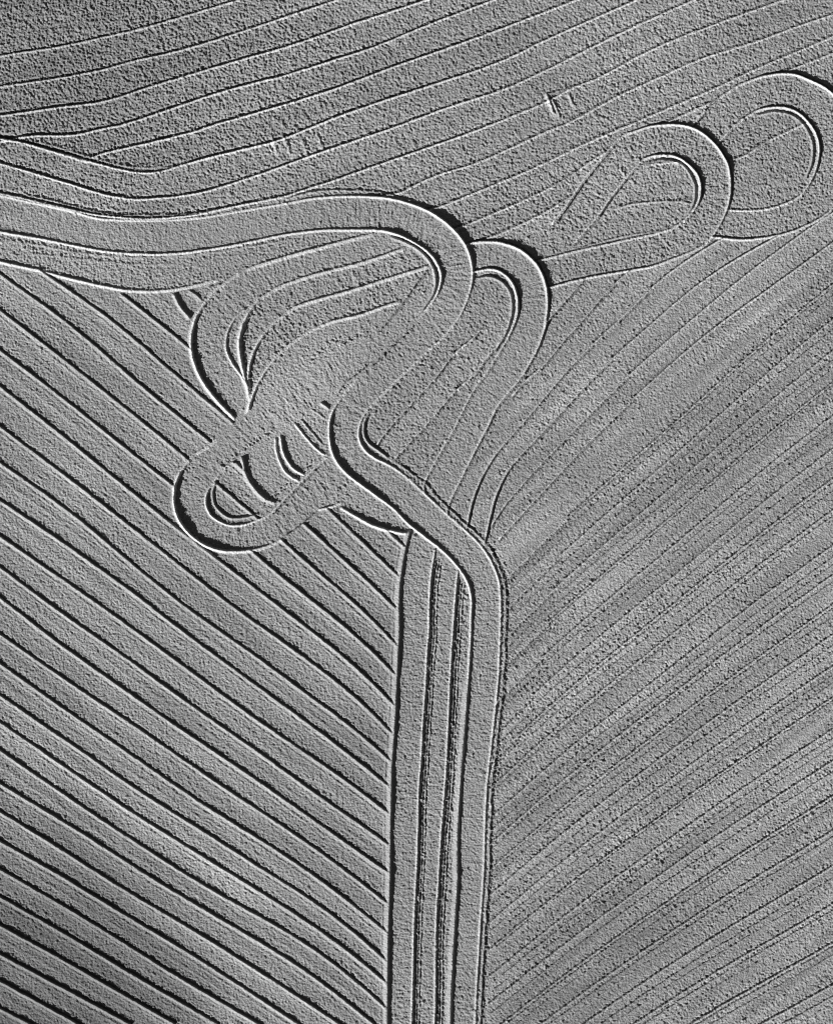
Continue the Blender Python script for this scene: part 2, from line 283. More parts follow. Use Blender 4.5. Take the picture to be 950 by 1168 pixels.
# ------------------------------------------------------------------ paint the tilth, oldest pass first
UP = np.array([curve_y(l) for l in TOP]); 
def relax(l):
    a = np.array(l, float); b = a.copy(); b[1:-1] = .5 * a[1:-1] + .25 * (a[:-2] + a[2:]); c = b.copy(); c[1:-1] = .5 * b[1:-1] + .25 * (b[:-2] + b[2:])
    a[1:-1] += (c - a)[1:-1] * .9; return [tuple(v) for v in a]
def even(l, step=38):
    S = spline(l, 1.0)[:, :2]; n = max(3, int(round(len(S) / step))); return [tuple(v) for v in S[np.linspace(0, len(S) - 1, n).astype(int)]]
LEFT = [relax(even(l)) for l in LEFT]
RIGHT = [relax(even(l, 28)) if 1 < k < 6 else relax(relax(even(l, 45))) if k > 5 else l for k, l in enumerate(RIGHT)]
LF = np.array([curve_y(l) for l in LEFT])
# upper field
g = 'ploughed bands of the upper field'
top_ids = [new('ploughed_band', lab, 'field band', g) for lab in [
 'coarse cloddy band filling the very top left corner of the field',
 'narrow cloddy band running up from left edge, second from the top left corner',
 'cloddy band rising from left edge to top edge, third from top left corner',
 'cloddy band rising from left edge to top edge, fourth from top left corner',
 'cloddy band starting just above the sharp wedge tip at the left edge',
 'wedge ended cloddy band squeezed to a point between two ridges near left edge',
 'cloddy band whose blunt tip rests on the first sagging ridge at upper left',
 'sagging upper band that dips from the left edge then climbs to the top edge',
 'second sagging band, directly above the wide smooth track at upper left',
 'slanting upper band ending against the ragged top of the big hook bend',
 'slanting upper band ending on the right shoulder of the big hook bend',
 'slanting upper band passing just above the teardrop loop and reaching the right edge',
 'cloddy corner of the upper field above the cropped loop at the right edge',
 'rough slanting ground inside the teardrop loop and at its open left end']]
idx = (UP[:, None, :] < Y[None]).sum(0)
ID[:] = np.array(top_ids)[np.clip(idx, 0, len(top_ids) - 1)]
al = clods(17, 4.0, 1.5, 31); ac = clods(114, 2.3, 1.0, 32)
H[:] = .06 * G2 + .24 * G1 + .24 * ac + .05 * G3 + .05 * al
H *= 1.0 + .25 * BIG + .35 * np.clip((520 - X) / 300, 0, 1) * np.clip((240 - Y) / 100, 0, 1)

# right field
RB = np.array([(540,345),(600,318),(640,308),(700,298),(780,276),(830,262),(870,258),(920,240),(960,215),(1060,150),(1060,1270),(530,1270),(540,1000),(560,700),(548,620),(500,575),(560,470),(600,420),(610,360)])
mr = polymask(RB)
g = 'ploughed bands of the right field'
# bands by nearest line below-left: count of lines above each point
RF = np.array([curve_y(l) for l in RIGHT])
for k in range(1, len(RF)): RF[k] = np.maximum(RF[k], RF[k - 1] + .01)
right_ids = [new('ploughed_band', 'tapering tilled band along the outer side of the second hook tail, reaching the main track', 'field band', g),
 new('ploughed_band', 'narrow tilled band falling from teardrop loop to outer side of second hook bend', 'field band', g)]
for k in range(len(RIGHT) - 1):
    if k < 17: lab = 'faint tilled band slanting across right field, %s one below the second hook bend' % ORD[k]
    else: lab = 'rough tilled band slanting across the lower right field, %s up from the bottom right corner' % ORD[len(RIGHT) - 2 - k]
    right_ids.append(new('ploughed_band', lab, 'field band', g))
ir = (RF[:, None, :] < Y[None]).sum(0)
# steep ends of the upper lines run almost vertically: settle them by hand
ID[mr] = np.array(right_ids)[np.clip(ir, 0, len(right_ids) - 1)][mr]
cr = clods(128, 2.6, 1.1, 41); cr2 = clods(38, 14, 1.6, 42); fine = clods(122, 2.2, 1.0, 43)
streak = clods(37, 120, 5, 44) * .5 + clods(39, 60, 2.6, 45) * .5
HR = .16 * G1 + .12 * cr + .10 * fine + .07 * cr2 * (1 + .8 * BIG) + .03 * G3
HR = HR * (1 + .35 * BIG + .75 * np.clip(streak, -.8, 1))
H[mr] = HR[mr]

# left field
P_LF = [(-200,180)] + ext(A2_LOW, 0, 0) + [(255,322),(300,350),(360,440),(420,530),(475,600)] + V0[1:] + [(-200,1270)]
ml = polymask(P_LF)
g = 'ploughed bands of the left field'
left_ids = [new('ploughed_band', 'corner of left field caught between the smooth track and the curved left bend', 'field band', g)]
for k in range(len(LEFT)):
    if k == 0: lab = 'short left field band starting under the smooth track, second uppermost of the diagonals'
    elif k < 17: lab = 'smooth diagonal band of the left field, %s one counted down the left edge' % ORD[k - 1]
    elif k < 25: lab = 'smooth diagonal left field band cut by the bottom edge, %s from bottom left corner' % ORD[24 - k]
    else: lab = 'sliver of smooth left field soil in the extreme bottom left corner'
    left_ids.append(new('ploughed_band', lab, 'field band', g))
il = (LF[:, None, :] < Y[None] + 2.0).sum(0)
ID[ml] = np.array(left_ids)[np.clip(il, 0, len(left_ids) - 1)][ml]
ls = clods(-37, 26, 1.6, 51); ls2 = clods(-35, 70, 2.6, 52)
HL = .19 * G1 + .03 * G2 + .07 * ls + .07 * ls2 + .03 * G3
H[ml] = (HL * (1 + .2 * BIG))[ml]

# ridges between the bands
for k, l in enumerate(TOP):
    hh = [0, .7, .75, .9, 1.0, 1.1, 1.0, .9, .8, .65, .6, .5, .45][k]
    if k == 0: continue
    p = []
    for (x, y) in l:
        f = 1 if x < 420 else max(.5, 1 - (x - 420) / 420); p.append((x, y, f))
    if k == 6: p = [(x, y, (.8 if x < 200 else 1.05) * f) for (x, y, f) in p]
    stroke(ext(p, 90 if k < 9 else 0, 60), h=1.75 * hh, wl=2.0, ws=1.6, rough=.5 * hh if 1 < k < 9 else .35, rr=5, jag=.4, trench=.95 * hh, tw=1.9 if k > 1 else 1.4, seed=k, owner=top_ids[k + 1] if k + 1 < len(top_ids) else None)
stroke([(20,158,.8),(60,166,.7),(100,178,.6),(150,190,.9),(195,190,.5)], h=.9, wl=2.5, ws=2, rough=.5, rr=4, seed=77, flag=False)
Hkeep = H.copy(); IDk = ID.copy(); RGk = RG.copy()
for k, l in enumerate(RIGHT):
    hh = 1.8 if k < 6 else .8 + .3 * (math.sin(k * 2.7) + 1) * .8
    p = ext([(a, b, 1.0) for a, b in l], 60, 0 if k < 6 else 4)
    stroke(p, h=hh, wl=1.7, ws=1.7, rough=(.15 if k < 6 else .28) , rr=4.0, jag=.6 if k > 5 else .3, trench=1.3 if k < 6 else .95, tw=1.1, seed=100 + k, owner=right_ids[k + 1])
    if k > 5:
        off = 9 + 5 * math.sin(k * 1.9); stroke([(a, b + off, 1.0) for a, b in l], h=.4, wl=1.5, ws=1.4, rough=.2, rr=3, jag=.9, trench=.5, tw=.9, seed=150 + k, flag=False, dark=True)
        stroke([(a, b + off + 9, 1.0) for a, b in l], h=.3, wl=1.5, ws=1.4, rough=.15, rr=3, jag=1, trench=.4, tw=.8, seed=180 + k, flag=False, dark=k % 2 == 0)
mt = ~mr
H[mt] = Hkeep[mt]; ID[mt] = IDk[mt]; RG[mt] = RGk[mt]
Hkeep = H.copy(); IDk = ID.copy(); RGk = RG.copy()
for k, l in enumerate(LEFT):
    p = shifted(l, 1.5); p = ext(p, 0 if k < 1 else 110, 3)
    big = 1 + max(0, (k - 15)) * .03
    stroke(p, h=1.5 * big, wl=4.2, ws=1.4, trench=.8, tw=1.2, rough=.16, rr=6, jag=.42, seed=200 + k, owner=left_ids[k + 1], taper=3)
    o = 6.2 + math.sin(k * 3.1) * 1.2
    stroke([(a + LX * o, b + LY * o) for a, b in p], h=.35, wl=1.6, ws=1.4, jag=.7, seed=230 + k, flag=False)
    if k % 3 == 1: stroke([(a + LX * (o + 9), b + LY * (o + 9)) for a, b in p], h=.28, wl=2.4, ws=1.8, jag=1.2, seed=260 + k, flag=False)
mt = ~ml
H[mt] = Hkeep[mt]; ID[mt] = IDk[mt]; RG[mt] = RGk[mt]

def ribbon(ref, poly, k, along=1.45, across=5, amp=.30, iso=.20, seed=0, R=46, bends=False):
    """fill a pass: clods combed across the direction of travel, measured along the edge ref"""
    m = polymask(poly)
    S = spline(ref, 1.6); r = near(S, R)
    sl, D, sd_, u, hh, ss, end, L = r
    t = vn((u + .35 * np.abs(sd_) * 0) / along, sd_ / across, 60 + seed) * amp + vn(u / 3.0, sd_ / 9, 61 + seed) * amp * .5
    wr = np.clip(hh * .95 - .1, .12, 1) if bends else 1; t = t * wr
    if bends: t = t + (1 - wr) * .26 * clods(115, 2.4, 1.1, 64)[sl]
    t = t + iso * G1[sl] + iso * .2 * G2[sl]
    tt = np.zeros_like(H) ; tt[:] = iso * (G1 + .2 * G2) + amp * .3 * clods(50, 3, 1.2, 63)
    a = tt[sl]; a[D < R] = t[D < R]
    H[m] = tt[m] * (1 + .2 * BIG[m]); ID[m] = k; RG[m] = 0
def pts(a): return [tuple(p[:2]) for p in spline(a, 2.0)]

# inner ground between the big hook and the second hook
P_I = pts(A_R[19:]) [:0] + [(539,300),(541,330),(520,372),(484,403),(459,427),(425,461),(408,490),(415,515),(444,531),(478,557),(500,580),(512,575),(488,548),(518,489),(545,437),(590,360),(590,330),(575,308),(545,306)]
g = 'bands between the two hook bends'
i_ids = [new('ploughed_band', 'tilled band hugging the inner side of the big hook, ending at the tight left turn', 'field band', g),
         new('ploughed_band', 'middle tilled band of the three between the two hook bends', 'field band', g),
         new('ploughed_band', 'rough tilled wedge narrowing upward beside the tail of the second hook bend', 'field band', g)]
I1 = [(551.6,372.6),(541,384),(515.8,406),(499,428),(469.5,460),(444,488),(429.5,508)]
I2 = [(577,383),(560,402),(543,424),(515.8,449.5),(494.7,474.7),(469.5,502),(450.5,523)]
mi = polymask(P_I); ii = (np.array([curve_y(I1), curve_y(I2)])[:, None, :] < Y[None]).sum(0)
ID[mi] = np.array(i_ids)[ii][mi]; RG[mi] = 0
H[mi] = (.24 * clods(135, 3.5, 1.1, 71) + .20 * G1 + .08 * G2)[mi]
stroke(I1, h=1.7, wl=1.8, ws=1.6, trench=1.3, tw=1.2, rough=.15, rr=4, seed=301, owner=i_ids[1], jag=.6)
stroke(I2, h=1.7, wl=1.8, ws=1.6, trench=1.3, tw=1.2, rough=.15, rr=4, seed=302, owner=i_ids[2], jag=.6)
stroke([(512,492),(500,508),(484,528)], h=.6, wl=1.6, ws=1.6, rough=.3, rr=3, seed=303, flag=False)

# smooth track under the main one, ending at the left bend
a2 = new('tilled_track', 'smooth curved track entering at left edge, directly below the main winding track', 'track')
ribbon(A2_LOW, pts(ext([p[:2] for p in A_L[:16]], 120)) + [(440,300),(300,330),(262,325)] + pts(ext([p[:2] for p in A2_LOW], 120))[::-1], a2, amp=.2, iso=.24, seed=1)
stroke(ext(A2_LOW, 120), h=1.7, wl=3.2, ws=2.0, sh=1.6, rough=.15, rr=5, owner=a2, seed=310)
stroke([(27,288),(90,295),(150,301),(200,301)], h=.35, wl=2, ws=2, rough=.12, rr=6, seed=311, flag=False)
stroke([(-90,268),(27,277),(90,288),(150,293),(200,292),(260,285),(330,273)], h=.5, wl=2.5, ws=1.5, rough=.3, rr=4, seed=312, flag=False)

# four nested passes of the left bend
g = 'nested passes turning down at the left bend'
cl = [(300,500),(420,440),(500,350),(506,320)]
labs = ['outermost curved pass of the left bend, with a dark bank down its left side',
        'narrow pass beside the bright wedge in the left bend, second from outside',
        'thin crescent pass in the left bend, third from outside',
        'broad smooth pass filling the ground inside the left bend up to the big hook']
e_ids = []
for n, (E, lab) in enumerate(zip((E1, E2, E3, E4), labs)):
    k = new('curved_pass', lab, 'track', g); e_ids.append(k)
    ribbon(E, pts(E) + cl, k, amp=[.25, .3, .3, .14][n], iso=[.2, .26, .26, .2][n], seed=10 + n, R=44)
    if n == 1:   # the bright wedge of thrown soil left of the second pass
        stroke([(298,343),(290,352),(281,366),(276.5,380),(275,395),(277,412),(281,430)], h=1.0, wl=7, ws=2, jag=.4, rough=.15, rr=4, seed=321, owner=e_ids[0])
    stroke(E, h=1.75, wl=[4.4, 4.0, 4.0, 3.2][n], ws=2.0, sh=1.0 if n else 1.8, rough=.25, rr=4, owner=k, seed=320 + n, taper=5, trench=.3, dark=False)
    if n == 0:
        stroke([(283,350),(274,357),(266,366),(259,381),(258,398),(264,412.6),(274.7,428),(281,440)], h=1.9, wl=2.0, ws=1.8, seed=325, owner=k, jag=.2)
stroke([(281,434),(286,450),(283,470),(277,480)], h=1.3, wl=5, ws=2.5, jag=.4, seed=326, owner=e_ids[0])
stroke([(491.6,302,.9),(478,318,.8),(464,338,.7),(449.5,355.8,.6),(430,378,.2)], h=1.1, wl=1.9, ws=1.4, jag=.5, rough=.2, rr=4, seed=330, flag=False, trench=1.4, tw=1.3, dark=True)
stroke([(385,399),(400,390),(424,378)], h=.4, wl=2, ws=2, rough=.4, rr=5, seed=331, flag=False)
stroke([(350,420),(375,398),(395,385)], h=.35, wl=2, ws=2, rough=.35, rr=5, seed=332, flag=False)
# scraps of old furrow above the left bend
stroke([(200,332.6),(207,347),(219,362)], h=2.6, wl=3.5, ws=2, sh=2.5, seed=333, owner=left_ids[0], taper=2)
stroke([(216,330),(224,334),(232.6,342)], h=1.4, wl=4, ws=2, sh=2, seed=334, owner=left_ids[0], taper=3)
stroke([(228,345),(232,338),(240,330),(250,322)], h=.6, wl=4, ws=2, seed=335, flag=False, rough=.3, rr=4)

# short arcs inside the lower left loop
g = 'short arcs crossed by the lower left loop'
labs = ['short smooth arc beside the half moon island of the lower left loop',
        'short smooth arc between two double ridges above the lower left loop',
        'rough scrap of soil touching the tight left turn of the main track']
tail = [(345,590),(395,540),(400,440),(360,455)]
for n, (E, lab) in enumerate(zip((ARC1, ARC2, ARC3), labs)):
    k = new('curved_pass', lab, 'track', g)
    ribbon(E, pts(E) + tail[n > 0:] + ([(312,485)] if n == 1 else [(330,475)] if n == 2 else [(300,490)]), k, amp=.08, iso=.16 if n < 2 else .2, seed=20 + n, R=40)
    stroke(E, h=[3.0, 2.0, 1.7][n], wl=[4, 2.2, 2.2][n], ws=1.8, sh=[2.8, 2, 1.5][n], seed=340 + n, owner=k, taper=4, jag=.2)
    if n == 1: stroke(ARC2B, h=2.6, wl=2.4, ws=1.8, sh=1.8, seed=345, owner=k, taper=6, jag=.4)
    if n == 2:
        stroke([(342,477),(354.7,492),(369.5,509)], h=.8, wl=1.5, ws=1.5, rough=.2, rr=3, trench=.6, seed=346, flag=False)
        stroke([(366,458),(371,461),(377,466)], h=2.2, wl=2.5, ws=2, sh=1.5, taper=2, seed=347, flag=False)
        stroke([(354,466),(362,471),(371,478)], h=.9, wl=1.8, ws=1.5, taper=2, seed=348, flag=False)
stroke([(268,527),(272,530),(277,536)], h=1.8, wl=2.5, ws=2, taper=2, seed=349, flag=False)

# lower left loop
ul = new('tilled_track', 'lower left loop, a U turn with a thick black shadow round its bottom', 'track')
ribbon(U_OUT, pts(U_OUT) + pts(U_IN), ul, amp=.34, iso=.15, along=1.7, across=7, seed=31, R=44)
stroke(U_OUT, h=1.9, wl=3.6, ws=2.0, sh=2.4, seed=350, owner=ul, taper=0, rough=.1, rr=5)
stroke(U_IN, h=1.6, wl=2.0, ws=1.8, sh=1.4, seed=351, owner=ul, taper=0)
stroke(U_IN2, trench=.8, h=1.9, wl=2.0, ws=1.6, sh=-1.2, seed=352, taper=4, flag=False)
for q in ([(250,538),(280,515),(315,492)], [(300,580),(330,556),(368,522)]):
    stroke(q, h=.3, wl=2, ws=2, rough=.4, rr=6, seed=353, flag=False)

# scrap between the loop and the main track
qk = new('curved_pass', 'narrow scrap with a curved dark edge left of where the straight strips begin', 'track')
ribbon(QARC, [(362,582),(378,577),(389,577)] + pts(QARC) + [(474,604),(470,590),(420,540),(395,545)], qk, amp=.2, iso=.2, seed=33)
stroke(QARC, h=2.1, wl=3.4, ws=2, sh=2.2, seed=360, owner=qk, taper=2)
stroke([(363,580.5,.8),(378,577,1),(391,572,.5)], h=1.3, wl=2.4, ws=1.8, sh=1.5, seed=361, owner=qk, taper=3)
stroke([(377,567),(400,553),(415,548)], h=.4, wl=2, ws=2, rough=.3, rr=4, seed=362, flag=False)

# straight strips
g = 'straight strips running to the bottom edge'
sv_ = [new('tilled_strip', 'leftmost straight strip running down to the bottom edge beside the diagonal bands', 'strip', g),
       new('tilled_strip', 'middle straight strip between two thin bright ridges', 'strip', g),
       new('tilled_strip', 'narrowest straight strip, squeezed against the main winding track', 'strip', g)]
for n, (a, b) in enumerate(((V0, V1), (V1, V2), (V2, [(545,660)] + [p[:2] for p in A_L[41:]]))):
    top = [[(475,600),(500,622)], [(500,622),(524,645)], [(530,650)]][n]
    ribbon(a, pts(a)[::-1] + top + pts(b), sv_[n], amp=.26, iso=.17 if n < 2 else .25, seed=40 + n, along=1.5, across=7, R=40)
stroke(V0, h=2.7, wl=6.5, ws=1.8, sh=1.2, seed=370, owner=sv_[0], taper=2, jag=.2)
stroke([(p[0] - 8, p[1]) for p in V0], h=.6, wl=1.8, ws=1.5, seed=371, taper=5, jag=.7, flag=False)
for V, k, dd in ((V1, sv_[1], (4.8, 7.6)), (V2, sv_[2], (4.6, 7.6))):
    stroke([(p[0] + 1.5, p[1] + 6) for p in V], h=.4, wl=1.5, ws=1.5, rough=.5, rr=6, trench=1.5, tw=2.6, dark=True, seed=376 + k, owner=k, taper=8, jag=1.0, flag=False)
    stroke(V, h=1.5, wl=1.9, ws=1.6, seed=372 + k, owner=k, taper=0, jag=.15)
    for q in dd: stroke([(p[0] + q, p[1] + 8) for p in V], h=.7, wl=1.2, ws=1.2, rough=.35, rr=2.2, seed=374 + k + int(q * 10), taper=9, jag=.9, trench=.4, flag=False)

# far right loop, teardrop loop, second hook bend
fr = new('tilled_track', 'partly cropped loop at the right edge, passing behind the teardrop loop', 'track')
ribbon(FR_OUT, pts(FR_OUT) + pts(FR_IN), fr, amp=.22, iso=.26, seed=51)
stroke(FR_OUT, h=2.6, wl=2.2, ws=1.8, trench=.8, tw=1.1, seed=380, owner=fr, taper=2); stroke(FR_IN, h=2.1, wl=2.0, ws=1.8, trench=.8, tw=1.1, seed=381, owner=fr, taper=2)
stroke(FR_IN2, h=1.5, wl=2.2, ws=1.6, trench=1.2, seed=382, taper=8, flag=False)
tl = new('tilled_track', 'teardrop shaped loop of track at the upper right, complete and lying on top', 'track')
ribbon(RL_OUT, pts(RL_OUT) + pts(RL_IN)[:0] + pts(RL_IN), tl, amp=.26, iso=.26, seed=52)
stroke([(698,239),(721,232.6),(746,230),(771.6,229.5),(790,232)], h=1.0, wl=2, ws=1.8, rough=.25, rr=4, seed=383, flag=False)
stroke([(660,283),(700,272),(721,267.5),(746,264),(765,258)], h=.7, wl=1.6, ws=1.5, rough=.15, rr=3, seed=384, flag=False)
stroke(RL_OUT, h=2.6, wl=2.2, ws=1.8, trench=.8, tw=1.1, seed=385, owner=tl, taper=2); stroke(RL_IN, h=2.2, wl=2.2, ws=1.8, trench=.8, tw=1.1, seed=386, owner=tl, taper=0)
stroke(RL_IN2, h=1.5, wl=2.0, ws=1.6, trench=1.2, seed=387, taper=8, flag=False)
bt = new('tilled_track', 'second hook bend, right of the big hook, bending sharply down and left', 'track')
ribbon(B_OUT, pts(B_OUT) + pts(B_IN)[::-1], bt, amp=.30, iso=.16, along=1.7, across=7, seed=53, bends=True)
stroke(B_OUT, h=2.3, wl=2.6, ws=2.0, trench=.8, tw=1.1, seed=390, owner=bt, taper=2, rough=.12, rr=6)
stroke(B_IN, h=1.8, wl=2.0, ws=2.0, sh=1.6, trench=.6, tw=1.1, seed=391, owner=bt, taper=2); stroke(B_IN2, h=1.6, wl=2.4, ws=1.6, trench=1.2, seed=392, taper=8, flag=False)
stroke([(571,389,.8),(560,404,.8),(549,419,.7),(538,436,.5)], h=.9, wl=1.6, ws=1.5, seed=393, flag=False)

for q, hq in (([(634,253),(648,234),(667,206.5),(684,185.5),(699,168.5)], .7), ([(793,139),(806,126),(821,113)], .5), ([(683,246),(696,227.5),(711,208.5),(725,192)], .5),
              ([(310,585),(331,563),(354,539.5),(370,523)], .7), ([(328,611),(348,596),(364,582)], .3)):
    stroke(q, h=hq, wl=1.6, ws=1.3, trench=1.9, tw=1.15, seed=395, taper=6, jag=.3, flag=False, dark=True)
# the main winding track, last pass, on top of all
mt_ = new('tilled_track', 'main winding track from the left edge through the big hook and down to bottom edge', 'track')
ribbon(A_R, pts(ext(A_R, 120)) + pts(ext(A_L, 120))[::-1], mt_, amp=.6, iso=.15, along=1.9, across=8, seed=61, R=52, bends=True)
# rubble alongside
stroke([(p[0] + 6, p[1]) for p in A_R[43:]], h=.7, wl=2.0, ws=1.6, rough=.5, rr=6, trench=.7, tw=2, dark=True, seed=400, jag=1.0, flag=False, taper=8)
stroke([(452,527),(470,540),(488,555),(504,573),(524,592),(540,606),(556,622),(566,640)], h=.9, wl=1.6, ws=1.6, trench=.6, dark=True, rough=.4, rr=4, seed=401, jag=1.2, flag=False)
stroke([(27,221),(60,229),(100,239),(140,245),(209,244),(260,237)], h=.9, wl=1.8, ws=1.8, rough=.35, rr=5, trench=.5, seed=402, jag=1.2, flag=False)
stroke([(330,226),(360,218),(400,217),(430,219),(450,224),(475,231)], h=.9, wl=1.8, ws=2, rough=.35, rr=4, trench=.6, seed=403, jag=1, flag=False)
stroke([(508,388),(492,400),(474,417),(455,432),(436,452)], h=.5, wl=2, ws=2, rough=.4, rr=4, seed=404, jag=1, flag=False)
stroke([(474,366),(442,397),(423,416),(398,436)], h=.4, wl=2, ws=2, rough=.35, rr=4, trench=.9, tw=1.1, dark=True, seed=405, jag=1, flag=False)
stroke([(396,432),(390,440),(384,450)], h=1.2, wl=4, ws=2, rough=.6, rr=4, seed=406, flag=False)
stroke(ext(A_R, 120), h=2.45, wl=2.4, ws=2.0, seed=410, owner=mt_, taper=0, jag=.15)
stroke(ext(A_L, 120), h=1.85, wl=2.6, ws=1.8, sh=1.8, seed=411, owner=mt_, taper=0, jag=.25)
stroke([(p[0] - 2.6, p[1]) for p in A_L[44:]], h=1.9, wl=4.5, ws=2.4, jag=.15, seed=414, owner=mt_, taper=30, flag=False)
stroke(A_R2, h=1.9, wl=2.6, ws=1.4, trench=1.4, sh=1, seed=412, taper=12, flag=False); stroke(A_R3, h=1.6, wl=2.2, ws=1.6, trench=1.0, seed=413, taper=6, flag=False)

# wheel scuffs crossing the upper field
for q, hq in (([(622,104),(627,116),(632,132)], 1.5), ([(629,112),(635,124),(640,138)], 1.2), ([(646,104),(651,112),(655,124)], .9), ([(620,108),(636,104),(652,98)], .8),
          ([(308,150),(313,164),(316,176)], .8), ([(322,152),(328,166),(332,178)], .9), ([(344,156),(348,168),(352,180)], .8), ([(361,150),(366,162),(369,172)], .7)):
    stroke(q, h=hq, wl=3, ws=1.8, rough=.2, rr=4, seed=420, taper=5, jag=.8, flag=False)

# scattered bigger clods, thicker where the tilth is coarse
H += np.clip(blur(rng.standard_normal((ny, nx)).astype(np.float32), 1.2) - 2.35 + .5 * BIG, 0, 1.2) * np.where(X < 460, np.where(Y > 260, .45, .9), .8)
# settle the outer rim of the modelled soil onto the plain round it
rim = np.clip(np.minimum.reduce([X - xs[0], xs[-1] - X, Y - ys[0], ys[-1] - Y]) / 12, 0, 1)
H *= rim

# ------------------------------------------------------------------ soil material
PATCHES = [(-44, -52, 30, 22, -30, .55), (-40, 54, 34, 20, 10, .72), (24, -50, 30, 12, 30, .82), (-13, 14, 12, 6, 42, 1.2), (22, -16, 26, 5, 38, 1.1), (15, -4, 9, 9, 0, 1.08),
           (30, 2, 20, 5, 40, .88), (-30, -36, 22, 3, -32, 1.15), (18, 38, 12, 7, 20, 1.08), (0, 52, 16, 8, 15, .9), (-16.2, 41.6, .7, 2.0, 12, 1.4), (-14.3, 41.2, .6, 1.8, 12, 1.35), (-12.2, 41.4, .7, 2.0, 12, 1.35), (-10.9, 42.4, .5, 1.6, 12, 1.3),
           (15.3, 46.4, .55, 2.4, 20, 1.45), (16.4, 45.8, .5, 2.0, 20, 1.35), (17.7, 47, .5, 1.8, 20, 1.3)]
def soil(name, base, stripes=False, ang=None, amt=.1):
    m = bpy.data.materials.new(name); m.use_nodes = True; t = m.node_tree; N = t.nodes; L = t.links.new
    b = N['Principled BSDF']; b.inputs['Roughness'].default_value = .95; b.inputs['Specular IOR Level'].default_value = .15
    tc = N.new('ShaderNodeNewGeometry'); P = tc.outputs['Position']
    def noise(scale, det, lo, hi, vec=P, a=.3, c=.7):
        n = N.new('ShaderNodeTexNoise'); n.inputs['Scale'].default_value = scale; n.inputs['Detail'].default_value = det; L(vec, n.inputs['Vector'])
        r = N.new('ShaderNodeMapRange'); r.inputs[1].default_value = a; r.inputs[2].default_value = c; r.inputs[3].default_value = lo; r.inputs[4].default_value = hi; L(n.outputs['Fac'], r.inputs[0]); return r.outputs[0]
    def mul(a, c):
        q = N.new('ShaderNodeMath'); q.operation = 'MULTIPLY'
        for i, v in enumerate((a, c)):
            if isinstance(v, float): q.inputs[i].default_value = v
            else: L(v, q.inputs[i])
        return q.outputs[0]
    val = mul(mul(noise(.06, 5, .88, 1.1), noise(7.0, 6, .75, 1.25, a=.25, c=.75)), base)
    # corner falloff painted darker into the soil, plus paler and darker soil patches: centre x, y (m), half sizes, rotation, factor
    for (cx, cy, ax, ay, ro, f) in PATCHES:
        mp = N.new('ShaderNodeMapping'); mp.vector_type = 'TEXTURE'; mp.inputs['Location'].default_value = (cx, cy, 0); mp.inputs['Rotation'].default_value = (0, 0, math.radians(ro)); mp.inputs['Scale'].default_value = (ax, ay, 400)
        ln = N.new('ShaderNodeVectorMath'); ln.operation = 'LENGTH'; L(P, mp.inputs['Vector']); L(mp.outputs[0], ln.inputs[0])
        r = N.new('ShaderNodeMapRange'); r.interpolation_type = 'SMOOTHSTEP'; r.inputs[1].default_value = .2; r.inputs[2].default_value = 1; r.inputs[3].default_value = f; r.inputs[4].default_value = 1; L(ln.outputs['Value'], r.inputs[0]); val = mul(val, r.outputs[0])
    if ang is not None:                                       # long paler and darker streaks left by each pass
        for sx, sy, am in ((16, 1.0, amt), (20, 2.4, amt), (7, .35, amt * .7)):
            mp = N.new('ShaderNodeMapping'); mp.vector_type = 'TEXTURE'; mp.inputs['Rotation'].default_value = (0, 0, math.radians(ang)); mp.inputs['Scale'].default_value = (sx, sy, 1)
            L(P, mp.inputs['Vector']); val = mul(val, noise(1.0, 3, 1 - am, 1 + am, mp.outputs[0]))
        oi = N.new('ShaderNodeObjectInfo'); r = N.new('ShaderNodeMapRange'); r.inputs[3].default_value = .93; r.inputs[4].default_value = 1.06; L(oi.outputs['Random'], r.inputs[0]); val = mul(val, r.outputs[0])
    cc = N.new('ShaderNodeCombineColor'); [L(val, cc.inputs[i]) for i in range(3)]; L(cc.outputs[0], b.inputs['Base Color'])
    bp = N.new('ShaderNodeBump'); bp.inputs['Strength'].default_value = .9; bp.inputs['Distance'].default_value = .11
    n3 = N.new('ShaderNodeTexNoise'); n3.inputs['Scale'].default_value = 4.6; n3.inputs['Detail'].default_value = 3
    L(P, n3.inputs['Vector']); L(n3.outputs['Fac'], bp.inputs['Height'])
    if stripes:
        wv = N.new('ShaderNodeTexWave'); wv.inputs['Scale'].default_value = .08; wv.inputs['Distortion'].default_value = 3; wv.inputs['Detail'].default_value = 2; wv.inputs['Detail Scale'].default_value = .3
        b2 = N.new('ShaderNodeBump'); b2.inputs['Distance'].default_value = .4; L(P, wv.inputs['Vector']); L(wv.outputs['Fac'], b2.inputs['Height'])
        L(bp.outputs[0], b2.inputs['Normal']); L(b2.outputs[0], b.inputs['Normal'])
    else: L(bp.outputs[0], b.inputs['Normal'])
    return m
mats = {}
def mat_for(k):
    n = things[k][0]; gr = things[k][3] or ''
    if n == 'ploughed_band': n += '_right' if 'right' in gr else '_left' if 'left' in gr else '_upper' if 'upper' in gr else ''
    if n not in mats:
        base, ang, amt = {'ploughed_band': (.29, 50, .05), 'ploughed_band_right': (.30, 38, .17), 'ploughed_band_left': (.275, -36, .14), 'ploughed_band_upper': (.29, 16, .10),
                          'tilled_track': (.29, None, 0), 'curved_pass': (.30, None, 0), 'tilled_strip': (.28, None, 0)}[n]
        mats[n] = soil('soil_' + n, base, ang=ang, amt=amt)
    return mats[n]
m_ridge = soil('soil_ridge', .46); m_soft = soil('soil_ridge_soft', .30); m_row = soil('soil_ridge_row', .38); m_furrow = soil('soil_furrow', .17); m_ground = soil('soil_plain', .28, True)  # furrow: damp soil tone with the slot's shade put into the colour

